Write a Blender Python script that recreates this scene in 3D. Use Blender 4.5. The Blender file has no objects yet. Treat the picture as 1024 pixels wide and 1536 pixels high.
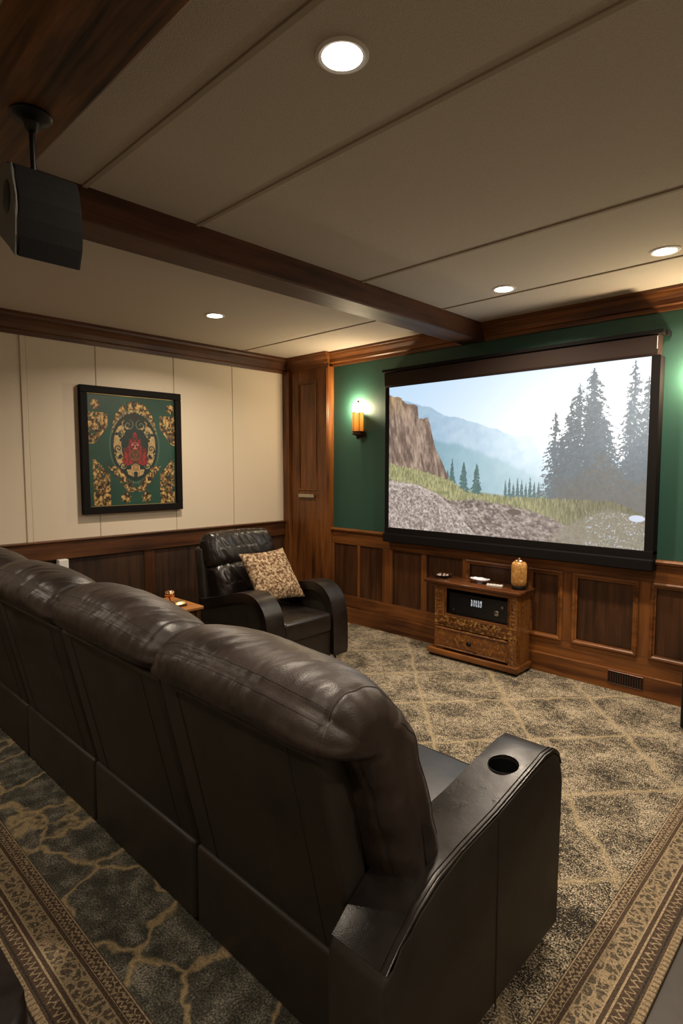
import bpy, bmesh, math, random
import numpy as np
from mathutils import Vector, Matrix, noise
R = math.radians
rnd = random.Random(7)
S = bpy.context.scene
COL = S.collection

# ------------------------------------------------------------------ camera
CAM_H = 1.37
cd = bpy.data.cameras.new('camera'); cam = bpy.data.objects.new('camera', cd); COL.objects.link(cam)
cam.location = (0, 0, CAM_H)
cam.rotation_euler = (R(90 - 4.469), 0, R(43.84))
cd.sensor_fit = 'VERTICAL'; cd.sensor_height = 36.0; cd.lens = 870 / 1536 * 36.0
cd.clip_start = 0.02
S.camera = cam

# ------------------------------------------------------------------ light levels
S.view_settings.view_transform = 'Standard'
S.view_settings.look = 'None'
S.view_settings.gamma = 1
S.view_settings.use_curve_mapping = False
S.view_settings.exposure = 0.36
CAN_POWER = 15.0
SCONCE_POWER = 16.0
SCREEN_GAIN = 0.96
w = bpy.data.worlds.new('world'); S.world = w; w.use_nodes = True
w.node_tree.nodes['Background'].inputs[0].default_value = (1.0, 0.8, 0.6, 1)
w.node_tree.nodes['Background'].inputs[1].default_value = 0.05

ZC = 2.37      # ceiling
YW = 3.71      # screen wall
XL = -4.227    # left wall
XR = 1.7
YB = -1.7

# ------------------------------------------------------------------ material helpers
def newmat(name):
    m = bpy.data.materials.new(name); m.use_nodes = True
    nt = m.node_tree; b = nt.nodes['Principled BSDF']
    return m, nt, b
def N(nt, t, **k):
    n = nt.nodes.new(t)
    for a, v in k.items():
        if a.startswith('i_'):
            key = a[2:]
            key = int(key) if key.isdigit() else key.replace('_', ' ')
            n.inputs[key].default_value = v
        else: setattr(n, a, v)
    return n
def L(nt, a, b): nt.links.new(a, b)
def ramp(nt, fac, stops, interp='LINEAR'):
    r = nt.nodes.new('ShaderNodeValToRGB'); cr = r.color_ramp; cr.interpolation = interp
    while len(cr.elements) > 1: cr.elements.remove(cr.elements[-1])
    for i, (p, c) in enumerate(stops):
        e = cr.elements[0] if i == 0 else cr.elements.new(p)
        e.position = p; e.color = (c[0], c[1], c[2], 1)
    L(nt, fac, r.inputs[0]); return r.outputs[0]
def coords(nt, scale=(1, 1, 1), kind='Object'):
    tc = N(nt, 'ShaderNodeTexCoord'); mp = N(nt, 'ShaderNodeMapping'); mp.inputs['Scale'].default_value = scale
    L(nt, tc.outputs[kind], mp.inputs[0]); return mp.outputs[0]
def bump(nt, b, h, strength, dist=0.01):
    n = N(nt, 'ShaderNodeBump'); n.inputs['Strength'].default_value = strength; n.inputs['Distance'].default_value = dist
    L(nt, h, n.inputs['Height']); L(nt, n.outputs[0], b.inputs['Normal'])
def mth(nt, op, a, b=None, c=None, clamp=False):
    n = nt.nodes.new('ShaderNodeMath'); n.operation = op; n.use_clamp = clamp
    for i, v in enumerate((a, b, c)):
        if v is None: continue
        if isinstance(v, (int, float)): n.inputs[i].default_value = v
        else: L(nt, v, n.inputs[i])
    return n.outputs[0]
def mixc(nt, f, a, b):
    n = nt.nodes.new('ShaderNodeMix'); n.data_type = 'RGBA'
    if isinstance(f, (int, float)): n.inputs[0].default_value = f
    else: L(nt, f, n.inputs[0])
    for i, v in ((6, a), (7, b)):
        if isinstance(v, tuple): n.inputs[i].default_value = (v[0], v[1], v[2], 1)
        else: L(nt, v, n.inputs[i])
    return n.outputs[2]

def wood(name, dark, light, axis, rough=0.42, fleck=None, coat=0.10):
    m, nt, b = newmat(name)
    sc = [26, 26, 26]; sc['xyz'.index(axis)] = 1.6
    v = coords(nt, sc)
    n1 = N(nt, 'ShaderNodeTexNoise', i_Scale=1.0, i_Detail=6.0, i_Roughness=0.6, i_Distortion=0.6); L(nt, v, n1.inputs['Vector'])
    sc2 = [3, 3, 3]; sc2['xyz'.index(axis)] = 1.2
    v2 = coords(nt, sc2)
    n2 = N(nt, 'ShaderNodeTexNoise', i_Scale=1.3, i_Detail=3.0); L(nt, v2, n2.inputs['Vector'])
    f = mth(nt, 'ADD', mth(nt, 'MULTIPLY', n1.outputs[0], .6), mth(nt, 'MULTIPLY', n2.outputs[0], .45))
    c = ramp(nt, f, [(0.38, dark), (0.66, light)])
    if fleck:
        v3 = coords(nt, (1, 1, 1))
        n3 = N(nt, 'ShaderNodeTexNoise', i_Scale=55.0, i_Detail=4.0, i_Roughness=.7); L(nt, v3, n3.inputs['Vector'])
        fm = mth(nt, 'SMOOTH_MIN', mth(nt, 'MULTIPLY', mth(nt, 'SUBTRACT', n3.outputs[0], .5), 7.0, clamp=True), 1.0, .1)
        c = mixc(nt, fm, c, fleck)
    L(nt, c, b.inputs['Base Color'])
    b.inputs['Roughness'].default_value = rough
    b.inputs['Specular IOR Level'].default_value = .38; b.inputs['Coat Weight'].default_value = coat; b.inputs['Coat Roughness'].default_value = .25
    bump(nt, b, n1.outputs[0], .12, .002)
    return m

def leather(name, c1, c2, rough=.4, bs=.25):
    m, nt, b = newmat(name)
    v = coords(nt)
    n2 = N(nt, 'ShaderNodeTexNoise', i_Scale=6.0, i_Detail=5.0, i_Roughness=.65); L(nt, v, n2.inputs['Vector'])
    L(nt, ramp(nt, n2.outputs[0], [(.35, c1), (.7, c2)]), b.inputs['Base Color'])
    r = nt.nodes.new('ShaderNodeMapRange'); L(nt, n2.outputs[0], r.inputs[0]); r.inputs[1].default_value = .3; r.inputs[2].default_value = .7
    r.inputs[3].default_value = rough - .06; r.inputs[4].default_value = rough + .08
    L(nt, r.outputs[0], b.inputs['Roughness'])
    vo = N(nt, 'ShaderNodeTexVoronoi', i_Scale=420.0); L(nt, v, vo.inputs['Vector'])
    n3 = N(nt, 'ShaderNodeTexNoise', i_Scale=28.0, i_Detail=5.0, i_Distortion=.8); L(nt, v, n3.inputs['Vector'])
    h = mth(nt, 'ADD', mth(nt, 'MULTIPLY', vo.outputs[0], .25), n3.outputs[0])
    bump(nt, b, h, bs, .004)
    b.inputs['Specular IOR Level'].default_value = .5
    return m

def plain(name, c, rough=.5, metal=0.0, bmp=0, bscale=60, vary=0.0, spec=.5):
    m, nt, b = newmat(name)
    b.inputs['Specular IOR Level'].default_value = spec
    v = coords(nt)
    n = N(nt, 'ShaderNodeTexNoise', i_Scale=float(bscale), i_Detail=4.0); L(nt, v, n.inputs['Vector'])
    k = 1 - vary
    L(nt, ramp(nt, n.outputs[0], [(.3, tuple(x * k for x in c)), (.7, tuple(min(1, x * (2 - k)) for x in c))]), b.inputs['Base Color'])
    b.inputs['Roughness'].default_value = rough; b.inputs['Metallic'].default_value = metal
    if bmp: bump(nt, b, n.outputs[0], bmp, .003)
    return m
def emis(name, c, s):
    m, nt, b = newmat(name)
    b.inputs['Base Color'].default_value = (*c, 1)
    b.inputs['Emission Color'].default_value = (*c, 1); b.inputs['Emission Strength'].default_value = s
    return m

M = {}
M['wood_x'] = wood('wood_along_x', (.045, .012, .003), (.25, .090, .020), 'x')
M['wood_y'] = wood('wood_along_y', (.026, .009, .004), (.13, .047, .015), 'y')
M['wood_z'] = wood('wood_upright', (.045, .012, .003), (.235, .084, .019), 'z')
M['panel_z'] = wood('wood_panel_dark', (.016, .006, .0025), (.085, .032, .011), 'z', .42)
M['plank_z'] = wood('wood_plank_dark', (.010, .005, .0028), (.058, .024, .010), 'z', .6, None, 0)
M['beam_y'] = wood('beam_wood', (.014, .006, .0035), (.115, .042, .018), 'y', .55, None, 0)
M['beam_x'] = wood('beam_wood_big', (.014, .007, .003), (.26, .115, .042), 'x', .55, None, .0)
M['stand_x'] = wood('stand_wood', (.040, .012, .003), (.26, .095, .022), 'x', .3)
M['stand_fleck'] = wood('stand_worn_wood', (.030, .009, .003), (.25, .088, .02), 'x', .3, (.34, .15, .035))
M['stand_carved'] = wood('stand_carved_wood', (.040, .012, .003), (.24, .085, .02), 'x', .3, (.42, .24, .07))
M['stand_z'] = wood('stand_wood_upright', (.045, .014, .004), (.24, .09, .022), 'z', .3, (.30, .15, .04))
M['stand_top'] = wood('stand_top_wood', (.025, .009, .004), (.12, .042, .014), 'x', .12)
M['leather'] = leather('brown_leather', (.014, .0095, .008), (.040, .027, .0225), .40, .25)
M['leather_smooth'] = leather('smooth_dark_leather', (.008, .006, .0055), (.018, .013, .011), .31, .14)
M['leather_back'] = leather('dark_vinyl', (.0135, .0108, .0075), (.024, .0185, .0128), .5, .10)
M['leather_rec'] = leather('recliner_leather', (.008, .0055, .005), (.017, .0115, .0095), .34, .12)
M['thread'] = plain('thread', (.018, .013, .011), .6)
M['black'] = plain('black_plastic', (.005, .005, .005), .45, 0, 0, 60, 0, .3)
M['black_fab'] = plain('black_grille_cloth', (.008, .008, .008), .95, 0, .3, 500, 0, .12)
M['grey_fab'] = plain('grey_speaker_shell', (.10, .10, .095), .6, 0, .2, 300)
M['casing'] = plain('brown_black_casing', (.030, .018, .014), .7, 0, 0, 60, 0, .2)
M['frame_black'] = plain('black_velvet_border', (.0055, .0042, .004), .7, 0, 0, 60, 0, .15)
M['ceiling'] = plain('ceiling_fabric', (.52, .46, .385), .95, 0, .5, 260, .10, .1)
M['batten'] = plain('ceiling_batten', (.38, .32, .25), .9, 0, 0, 60, 0, .1)
M['beige'] = plain('beige_wall_fabric', (.68, .59, .47), .9, 0, .12, 220, .02)
M['beige_seam'] = plain('beige_seam', (.40, .33, .25), .9)
M['green'] = plain('green_paint', (.023, .080, .059), .52, 0, .12, 240, .06, .45)
M['floor'] = plain('brown_floor', (.040, .031, .026), .5, 0, .05, 20, .2)
M['white'] = plain('white_plastic', (.75, .74, .72), .4)
M['chrome'] = plain('brushed_nickel', (.45, .42, .38), .28, 1.0)
M['copper'] = plain('copper', (.75, .42, .25), .18, 1.0)
M['brass'] = plain('brass', (.7, .5, .22), .3, 1.0)
M['bronze'] = plain('dark_bronze', (.10, .05, .035), .35, .8)
M['orange_wood'] = wood('orange_wood', (.25, .09, .02), (.45, .18, .045), 'y', .3)
M['jar'] = wood('amber_pottery', (.22, .09, .02), (.50, .25, .07), 'z', .25, (.6, .35, .12))
M['lens'] = emis('lamp_lens', (1, .93, .82), 14)
M['trim_white'] = plain('white_trim_ring', (.7, .66, .6), .5)
M['foil'] = plain('silver_foil', (.85, .87, .95), .2, .35, .8, 90)
M['receiver'] = plain('receiver_face', (.010, .010, .011), .25)
M['display'] = emis('display_digits', (.75, .8, .85), .55)
m, nt, b = newmat('clear_glass'); b.inputs['Transmission Weight'].default_value = 1; b.inputs['Roughness'].default_value = .05; M['glass'] = m
m, nt, b = newmat('amber_lit_shade')
v = coords(nt, (30, 30, 1)); n = N(nt, 'ShaderNodeTexNoise', i_Scale=1.0, i_Detail=3.0); L(nt, v, n.inputs[0])
sp = N(nt, 'ShaderNodeTexCoord'); sx = N(nt, 'ShaderNodeSeparateXYZ'); L(nt, sp.outputs['Generated'], sx.inputs[0])
g = mth(nt, 'MULTIPLY', mth(nt, 'ADD', .25, mth(nt, 'MULTIPLY', sx.outputs[2], .75)), mth(nt, 'ADD', .45, n.outputs[0]))
c = ramp(nt, g, [(.15, (.30, .055, .008)), (.55, (.75, .28, .03)), (1.0, (1.0, .62, .14))])
L(nt, c, b.inputs['Base Color']); L(nt, c, b.inputs['Emission Color']); b.inputs['Emission Strength'].default_value = .85
M['shade'] = m
m, nt, b = newmat('mottled_cushion_fabric')
v = coords(nt); n = N(nt, 'ShaderNodeTexNoise', i_Scale=52.0, i_Detail=5.0, i_Roughness=.75, i_Distortion=.3); L(nt, v, n.inputs[0])
L(nt, ramp(nt, n.outputs[0], [(.43, (.085, .04, .018)), (.49, (.21, .12, .06)), (.54, (.40, .29, .17)), (.64, (.56, .44, .28))]), b.inputs['Base Color'])
b.inputs['Roughness'].default_value = .9; bump(nt, b, n.outputs[0], .6, .005); M['cushion'] = m
def attrmat(name, emit, rough=.5):
    m, nt, b = newmat(name)
    a = N(nt, 'ShaderNodeVertexColor'); a.layer_name = 'Col'
    if emit:
        b.inputs['Base Color'].default_value = (.04, .04, .04, 1); b.inputs['Roughness'].default_value = .8
        L(nt, a.outputs[0], b.inputs['Emission Color']); b.inputs['Emission Strength'].default_value = emit
    else: L(nt, a.outputs[0], b.inputs['Base Color'])
    b.inputs['Roughness'].default_value = rough
    return m
M['screen'] = attrmat('projected_picture', SCREEN_GAIN, .8)
M['art'] = attrmat('painted_canvas', 0, .4)

# rug -------------------------------------------------------------
RX, RY = -0.385, 0.437       # right and near edge of the rug
m, nt, b = newmat('patterned_rug')
tc = N(nt, 'ShaderNodeTexCoord'); P = tc.outputs['Object']
sx = N(nt, 'ShaderNodeSeparateXYZ'); L(nt, P, sx.inputs[0]); X, Y = sx.outputs[0], sx.outputs[1]
def nz(scale, det=3.0, rough=.6, dist=0.0):
    n = N(nt, 'ShaderNodeTexNoise', i_Scale=float(scale), i_Detail=det, i_Roughness=rough, i_Distortion=dist); L(nt, P, n.inputs[0]); return n.outputs[0]
fine = nz(170, 2.0, .8); mid = nz(38, 4.0, .7); big = nz(5.5, 3.0, .6, .3); wob = nz(9, 3.0)
dx = mth(nt, 'SUBTRACT', RX, X); dy = mth(nt, 'SUBTRACT', Y, RY)
d = mth(nt, 'MINIMUM', dx, dy)
side = mth(nt, 'LESS_THAN', dx, dy)
s = mth(nt, 'ADD', mth(nt, 'MULTIPLY', side, Y), mth(nt, 'MULTIPLY', mth(nt, 'SUBTRACT', 1.0, side), X))
BEI = (.37, .285, .18); TAN = (.31, .235, .145); BRN = (.085, .058, .040); DRK = (.045, .040, .033)
d5 = mth(nt, 'MULTIPLY', d, 5.0)
stripe = ramp(nt, d5, [(0, TAN), (.10, BRN), (.13, DRK), (.16, BRN), (.335, BEI), (.36, BRN), (.42, BEI), (.435, TAN), (.735, BRN), (.79, BEI), (.80, BRN), (.965, BEI), (.985, BRN)], 'CONSTANT')
# small repeated motifs in the narrow bands
def band(a, c): return mth(nt, 'MULTIPLY', mth(nt, 'GREATER_THAN', d, a), mth(nt, 'LESS_THAN', d, c))
def motif(d0, half, period, ph):
    t = mth(nt, 'ADD', mth(nt, 'MULTIPLY', s, 1 / period), ph)
    tri = mth(nt, 'MULTIPLY', mth(nt, 'ABSOLUTE', mth(nt, 'SUBTRACT', mth(nt, 'FRACT', t), .5)), 2.0)
    pos = mth(nt, 'ADD', d0 - half, mth(nt, 'MULTIPLY', tri, 2 * half))
    zig = mth(nt, 'LESS_THAN', mth(nt, 'ABSOLUTE', mth(nt, 'SUBTRACT', mth(nt, 'ADD', d, mth(nt, 'MULTIPLY', mth(nt, 'SUBTRACT', wobf, .5), .034)), pos)), .0042)
    return zig
wobf = nz(60, 2.0)
mot = mth(nt, 'MAXIMUM', mth(nt, 'MULTIPLY', band(.035, .064), motif(.0495, .011, .024, 0)),
      mth(nt, 'MAXIMUM', mth(nt, 'MULTIPLY', band(.162, .177), motif(.1695, .006, .017, .3)), mth(nt, 'MULTIPLY', band(.179, .192), motif(.1855, .006, .022, .1))))
bcol = mixc(nt, mth(nt, 'MULTIPLY', mot, .8), stripe, BEI)
teeth = mth(nt, 'MULTIPLY', mth(nt, 'LESS_THAN', d, .018), mth(nt, 'LESS_THAN', mth(nt, 'FRACT', mth(nt, 'MULTIPLY', s, 55.0)), .35))
bcol = mixc(nt, mth(nt, 'MULTIPLY', teeth, .6), bcol, BRN)
vor = N(nt, 'ShaderNodeTexVoronoi', i_Scale=30.0); vor.feature = 'DISTANCE_TO_EDGE'; 
wv = N(nt, 'ShaderNodeVectorMath'); wv.operation = 'ADD'; L(nt, P, wv.inputs[0])
nv = N(nt, 'ShaderNodeTexNoise', i_Scale=24.0, i_Detail=2.0); L(nt, P, nv.inputs[0])
sc = N(nt, 'ShaderNodeVectorMath'); sc.operation = 'SCALE'; sc.inputs[3].default_value = .035; L(nt, nv.outputs[1], sc.inputs[0]); L(nt, sc.outputs[0], wv.inputs[1])
L(nt, wv.outputs[0], vor.inputs['Vector'])
spot = mth(nt, 'MULTIPLY', mth(nt, 'GREATER_THAN', nz(58, 4.0, .7, .5), .468), mth(nt, 'GREATER_THAN', vor.outputs[0], .09))
wide = mth(nt, 'MULTIPLY', spot, band(.09, .144))
bcol = mixc(nt, mth(nt, 'MULTIPLY', wide, .8), bcol, DRK)
# field: lattice of diamonds
xw = mth(nt, 'ADD', X, mth(nt, 'MULTIPLY', mth(nt, 'SUBTRACT', wob, .5), .09))
yw = mth(nt, 'ADD', Y, mth(nt, 'MULTIPLY', mth(nt, 'SUBTRACT', nz(8, 2.0), .5), .09))
def lat(sg):
    t = mth(nt, 'ADD', mth(nt, 'DIVIDE', mth(nt, 'ADD', xw, .94), .66), mth(nt, 'MULTIPLY', mth(nt, 'DIVIDE', mth(nt, 'SUBTRACT', yw, 2.33), .74), sg))
    return mth(nt, 'ABSOLUTE', mth(nt, 'SUBTRACT', mth(nt, 'FRACT', mth(nt, 'ADD', t, .5)), .5))
ln = mth(nt, 'MINIMUM', lat(1.0), lat(-1.0))
lnn = mth(nt, 'ADD', ln, mth(nt, 'MULTIPLY', mth(nt, 'SUBTRACT', mid, .5), .07))
line = mth(nt, 'SUBTRACT', 1.0, mth(nt, 'DIVIDE', lnn, .038), clamp=True)
sp1 = mth(nt, 'ADD', mth(nt, 'MULTIPLY', fine, .75), mth(nt, 'ADD', mth(nt, 'MULTIPLY', mid, .38), mth(nt, 'MULTIPLY', big, .30)))
speck = ramp(nt, sp1, [(.64, (.034, .031, .026)), (.70, (.085, .072, .053)), (.75, (.30, .247, .172)), (.86, (.52, .44, .32))])
fieldA = mixc(nt, mth(nt, 'MULTIPLY', line, .62), speck, (.46, .365, .22))
# field behind the sofa: large dark cells with crackle lines
v2 = N(nt, 'ShaderNodeTexVoronoi', i_Scale=3.9); v2.feature = 'DISTANCE_TO_EDGE'
wv2 = N(nt, 'ShaderNodeVectorMath'); wv2.operation = 'ADD'; L(nt, P, wv2.inputs[0])
nv2 = N(nt, 'ShaderNodeTexNoise', i_Scale=11.0, i_Detail=4.0); L(nt, P, nv2.inputs[0])
sc2 = N(nt, 'ShaderNodeVectorMath'); sc2.operation = 'SCALE'; sc2.inputs[3].default_value = .13; L(nt, nv2.outputs[1], sc2.inputs[0]); L(nt, sc2.outputs[0], wv2.inputs[1])
L(nt, wv2.outputs[0], v2.inputs['Vector'])
cr = mth(nt, 'SUBTRACT', 1.0, mth(nt, 'DIVIDE', mth(nt, 'ADD', v2.outputs[0], mth(nt, 'MULTIPLY', mth(nt, 'SUBTRACT', mth(nt, 'ADD', mid, fine), 1.0), .10)), .055), clamp=True)
dk = ramp(nt, mth(nt, 'ADD', mth(nt, 'MULTIPLY', fine, .45), mth(nt, 'MULTIPLY', nz(14, 4.0), .6)), [(.38, (.042, .041, .034)), (.54, (.105, .10, .08)), (.66, (.27, .25, .20))])
fieldB = mixc(nt, mth(nt, 'MULTIPLY', cr, .9), dk, (.48, .36, .19))
mr = N(nt, 'ShaderNodeMapRange'); L(nt, mth(nt, 'ADD', Y, mth(nt, 'MULTIPLY', mth(nt, 'SUBTRACT', big, .5), .2)), mr.inputs[0]); mr.inputs[1].default_value = .95; mr.inputs[2].default_value = 1.3
field = mixc(nt, mr.outputs[0], fieldB, fieldA)
col = mixc(nt, mth(nt, 'GREATER_THAN', d, .2), bcol, field)
var = ramp(nt, fine, [(.36, (.45, .45, .45)), (.64, (1.4, 1.4, 1.4))])
mm = nt.nodes.new('ShaderNodeMix'); mm.data_type = 'RGBA'; mm.blend_type = 'MULTIPLY'; mm.inputs[0].default_value = .8; L(nt, col, mm.inputs[6]); L(nt, var, mm.inputs[7])
L(nt, mm.outputs[2], b.inputs['Base Color']); b.inputs['Roughness'].default_value = 1.0; b.inputs['Specular IOR Level'].default_value = .1
bump(nt, b, fine, .6, .006)
M['rug'] = m

# ------------------------------------------------------------------ mesh helpers
def link(name, bm, mat, parent=None, smooth=False, autos=True):
    me = bpy.data.meshes.new(name)
    bmesh.ops.recalc_face_normals(bm, faces=bm.faces)
    bm.to_mesh(me); bm.free()
    if isinstance(mat, str): mat = M[mat]
    me.materials.append(mat)
    o = bpy.data.objects.new(name, me); COL.objects.link(o)
    if smooth:
        for p in me.polygons: p.use_smooth = True
        if autos:
            me.set_sharp_from_angle(angle=R(40))
    if parent:
        o.parent = parent
        o.matrix_parent_inverse = Matrix.Translation(-parent.location)
    return o
def thing(name, loc, label, cat, group=None):
    o = bpy.data.objects.new(name, None); COL.objects.link(o); o.location = loc; o.empty_display_size = .1
    return tag(o, label, cat, group)
def tag(o, label, cat, group=None):
    o['label'] = label; o['category'] = cat
    if group: o['group'] = group
    return o
def struct(name, bm, mat, **k):
    o = link(name, bm, mat, **k); o['kind'] = 'structure'; return o
def hexa(bm, c, bev=0.0, seg=2):
    """c: 8 corners: bottom 4 ccw then top 4 ccw"""
    vs = [bm.verts.new(p) for p in c]
    fs = [bm.faces.new([vs[i] for i in f]) for f in ((3, 2, 1, 0), (4, 5, 6, 7), (0, 1, 5, 4), (1, 2, 6, 5), (2, 3, 7, 6), (3, 0, 4, 7))]
    if bev > 0:
        es = list({e for f in fs for e in f.edges})
        bmesh.ops.bevel(bm, geom=es, offset=bev, segments=seg, profile=.5, affect='EDGES')
    return bm
def bx(x0, x1, y0, y1, z0, z1, bev=0.0, seg=2, bm=None):
    bm = bm or bmesh.new()
    return hexa(bm, [(x0, y0, z0), (x1, y0, z0), (x1, y1, z0), (x0, y1, z0), (x0, y0, z1), (x1, y0, z1), (x1, y1, z1), (x0, y1, z1)], bev, seg)
def prism(prof, ax, a0, a1, bev=0.0, seg=2, bm=None):
    """prof: list of 2D points in the two other axes (xyz order) extruded along ax"""
    bm = bm or bmesh.new()
    def mk(p, a):
        if ax == 'x': return (a, p[0], p[1])
        if ax == 'y': return (p[0], a, p[1])
        return (p[0], p[1], a)
    A = [bm.verts.new(mk(p, a0)) for p in prof]; B = [bm.verts.new(mk(p, a1)) for p in prof]
    n = len(prof); caps = [bm.faces.new(A), bm.faces.new(B[::-1])]
    for i in range(n): bm.faces.new((A[i], A[(i + 1) % n], B[(i + 1) % n], B[i]))
    if bev > 0:
        bmesh.ops.bevel(bm, geom=list({e for f in caps for e in f.edges}), offset=bev, segments=seg, profile=.5, affect='EDGES')
    return bm
def lathe(prof, c, seg=32, bm=None, ax='z', caps=True):
    bm = bm or bmesh.new(); rings = []
    for r, h in prof:
        ring = []
        for i in range(seg):
            a = 2 * math.pi * i / seg
            p = {'z': (r * math.cos(a), r * math.sin(a), h), 'y': (r * math.cos(a), h, r * math.sin(a)), 'x': (h, r * math.cos(a), r * math.sin(a))}[ax]
            ring.append(bm.verts.new(Vector(c) + Vector(p)))
        rings.append(ring)
    for a, b_ in zip(rings, rings[1:]):
        for i in range(seg): bm.faces.new((a[i], a[(i + 1) % seg], b_[(i + 1) % seg], b_[i]))
    if caps:
        bm.faces.new(rings[0][::-1]); bm.faces.new(rings[-1])
    return bm
def tube(pts, r, seg=8, bm=None):
    bm = bm or bmesh.new(); pts = [Vector(p) for p in pts]; rings = []
    for i, p in enumerate(pts):
        t = (pts[min(i + 1, len(pts) - 1)] - pts[max(i - 1, 0)]).normalized()
        u = t.cross(Vector((0, 0, 1)) if abs(t.z) < .9 else Vector((1, 0, 0))).normalized(); v = t.cross(u)
        rings.append([bm.verts.new(p + r * (math.cos(a) * u + math.sin(a) * v)) for a in [2 * math.pi * k / seg for k in range(seg)]])
    for a, b_ in zip(rings, rings[1:]):
        for k in range(seg): bm.faces.new((a[k], a[(k + 1) % seg], b_[(k + 1) % seg], b_[k]))
    bm.faces.new(rings[0][::-1]); bm.faces.new(rings[-1]); return bm
def catmull(P, n, closed=True):
    P = [np.array(p, float) for p in P]; m = len(P); out = []
    rng = m if closed else m - 1
    for i in range(rng):
        g = lambda k: P[k % m] if closed else P[max(0, min(m - 1, k))]
        p0, p1, p2, p3 = g(i - 1), g(i), g(i + 1), g(i + 2)
        for k in range(n):
            t = k / n
            out.append(.5 * ((2 * p1) + (-p0 + p2) * t + (2 * p0 - 5 * p1 + 4 * p2 - p3) * t * t + (-p0 + 3 * p1 - 3 * p2 + p3) * t ** 3))
    if not closed: out.append(P[-1])
    return np.array(out)
def resample(P, n):
    Q = np.vstack([P, P[:1]]); d = np.r_[0, np.cumsum(np.linalg.norm(np.diff(Q, axis=0), axis=1))]
    t = np.linspace(0, d[-1], n, endpoint=False)
    return np.c_[np.interp(t, d, Q[:, 0]), np.interp(t, d, Q[:, 1])], d[-1]

def puff(prof, a0, a1, mapf, seed, rend=.06, bulge=.015, wr=.006, seam=None, endseam=None, nx=110, ns=150, pinch=None, rows=None):
    """soft cushion: closed profile swept between a0 and a1 with rounded ends, wrinkles and seam grooves.
    seam: list of profile fractions; endseam: distances from the a1/a0 ends"""
    pr, per = resample(catmull(prof, 12), ns)
    tg = np.roll(pr, -1, 0) - np.roll(pr, 1, 0); tg /= np.linalg.norm(tg, axis=1)[:, None]
    nrm = np.c_[tg[:, 1], -tg[:, 0]]
    area = .5 * np.sum(pr[:, 0] * np.roll(pr[:, 1], -1) - np.roll(pr[:, 0], -1) * pr[:, 1])
    if area < 0: nrm = -nrm
    L_ = a1 - a0
    # denser sections at the ends
    tt = np.linspace(0, 1, nx); tt = .5 - .5 * np.cos(np.pi * tt) * (1 - .25 * np.sin(np.pi * tt) ** 2)
    tt = (tt - tt[0]) / (tt[-1] - tt[0])
    verts = []
    for t in tt:
        a = a0 + t * L_
        e = min(t, 1 - t) * L_
        q = max(0.0, 1 - e / rend); ins = rend * .85 * (1 - math.sqrt(max(0, 1 - q * q)))
        bul = bulge * (1 - (2 * t - 1) ** 4)
        for j in range(ns):
            sj = j / ns
            # creases run across the cushion, strongest beside the seam and dying out away from it
            dsm = min([min(abs(sj - sm), 1 - abs(sj - sm)) * per for sm in seam]) if seam else .05
            w1 = noise.noise(Vector((a * 17 + seed * 7.3 + 1.2 * math.sin(sj * per * 9), sj * per * 4.0, seed * 3.1)))
            w2 = noise.noise(Vector((a * 38 + seed * 3.7 + 2.0 * math.sin(sj * per * 7 + 1), sj * per * 9.0, seed * 5.1)))
            w3 = noise.noise(Vector((a * 6.5 + seed, sj * per * 5.5, seed * 1.7)))
            w4 = noise.noise(Vector((a * 80, sj * per * 28, seed)))
            mk_ = .28 + 1.0 * math.exp(-(dsm / .10) ** 2)
            mk_ *= 1 - .75 * math.exp(-(dsm / .016) ** 2) if seam else 1
            w_ = (-abs(w1) * 1.15 - abs(w2) * .5 + .3) * mk_ + w3 * .8 + w4 * .07
            dsp = bul + wr * w_
            if seam:   # gathers running round the ends
                en = math.exp(-(e / .07) ** 2)
                dsp -= en * .011 * max(0, noise.noise(Vector((sj * per * 17, a * 5, seed * 2.3))) + .1)
            if seam:
                for sm in seam:
                    dd = min(abs(sj - sm), 1 - abs(sj - sm)) * per
                    dsp -= .004 * math.exp(-(dd / .007) ** 2) + .005 * math.exp(-(dd / .03) ** 2)
            if endseam:
                for es, am in endseam:
                    ee = abs((a1 - a if es > 0 else a - a0) - abs(es))
                    dsp -= am * math.exp(-(ee / .005) ** 2) + .4 * am * math.exp(-(ee / .02) ** 2)
            if pinch:
                for (pa, ps, pr_, am) in pinch:
                    dd = math.hypot(a - pa, (min(abs(sj - ps), 1 - abs(sj - ps))) * per)
                    dsp -= am * math.exp(-(dd / pr_) ** 2)
            p = pr[j] + nrm[j] * (dsp - ins)
            verts.append(mapf(a, p[0], p[1]))
    bm = bmesh.new(); V = [bm.verts.new(v) for v in verts]
    for i in range(nx - 1):
        for j in range(ns):
            k = (j + 1) % ns
            bm.faces.new((V[i * ns + j], V[i * ns + k], V[(i + 1) * ns + k], V[(i + 1) * ns + j]))
    bm.faces.new([V[j] for j in range(ns)]); bm.faces.new([V[(nx - 1) * ns + j] for j in range(ns)][::-1])
    if rows:
        ia = int(np.argmin(np.abs((1 - tt) * L_ - .043))); ib = int(np.argmin(np.abs((1 - tt) * L_ - .008)))
        return bm, [[V[i * ns + r_].co.copy() for i in range(nx)] for r_ in rows] + [[V[ia * ns + j].co.copy() for j in range(rows[0] + 2, int(.60 * ns))], [V[ib * ns + j].co.copy() for j in range(int(.34 * ns), int(.60 * ns))]]
    return bm
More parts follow.
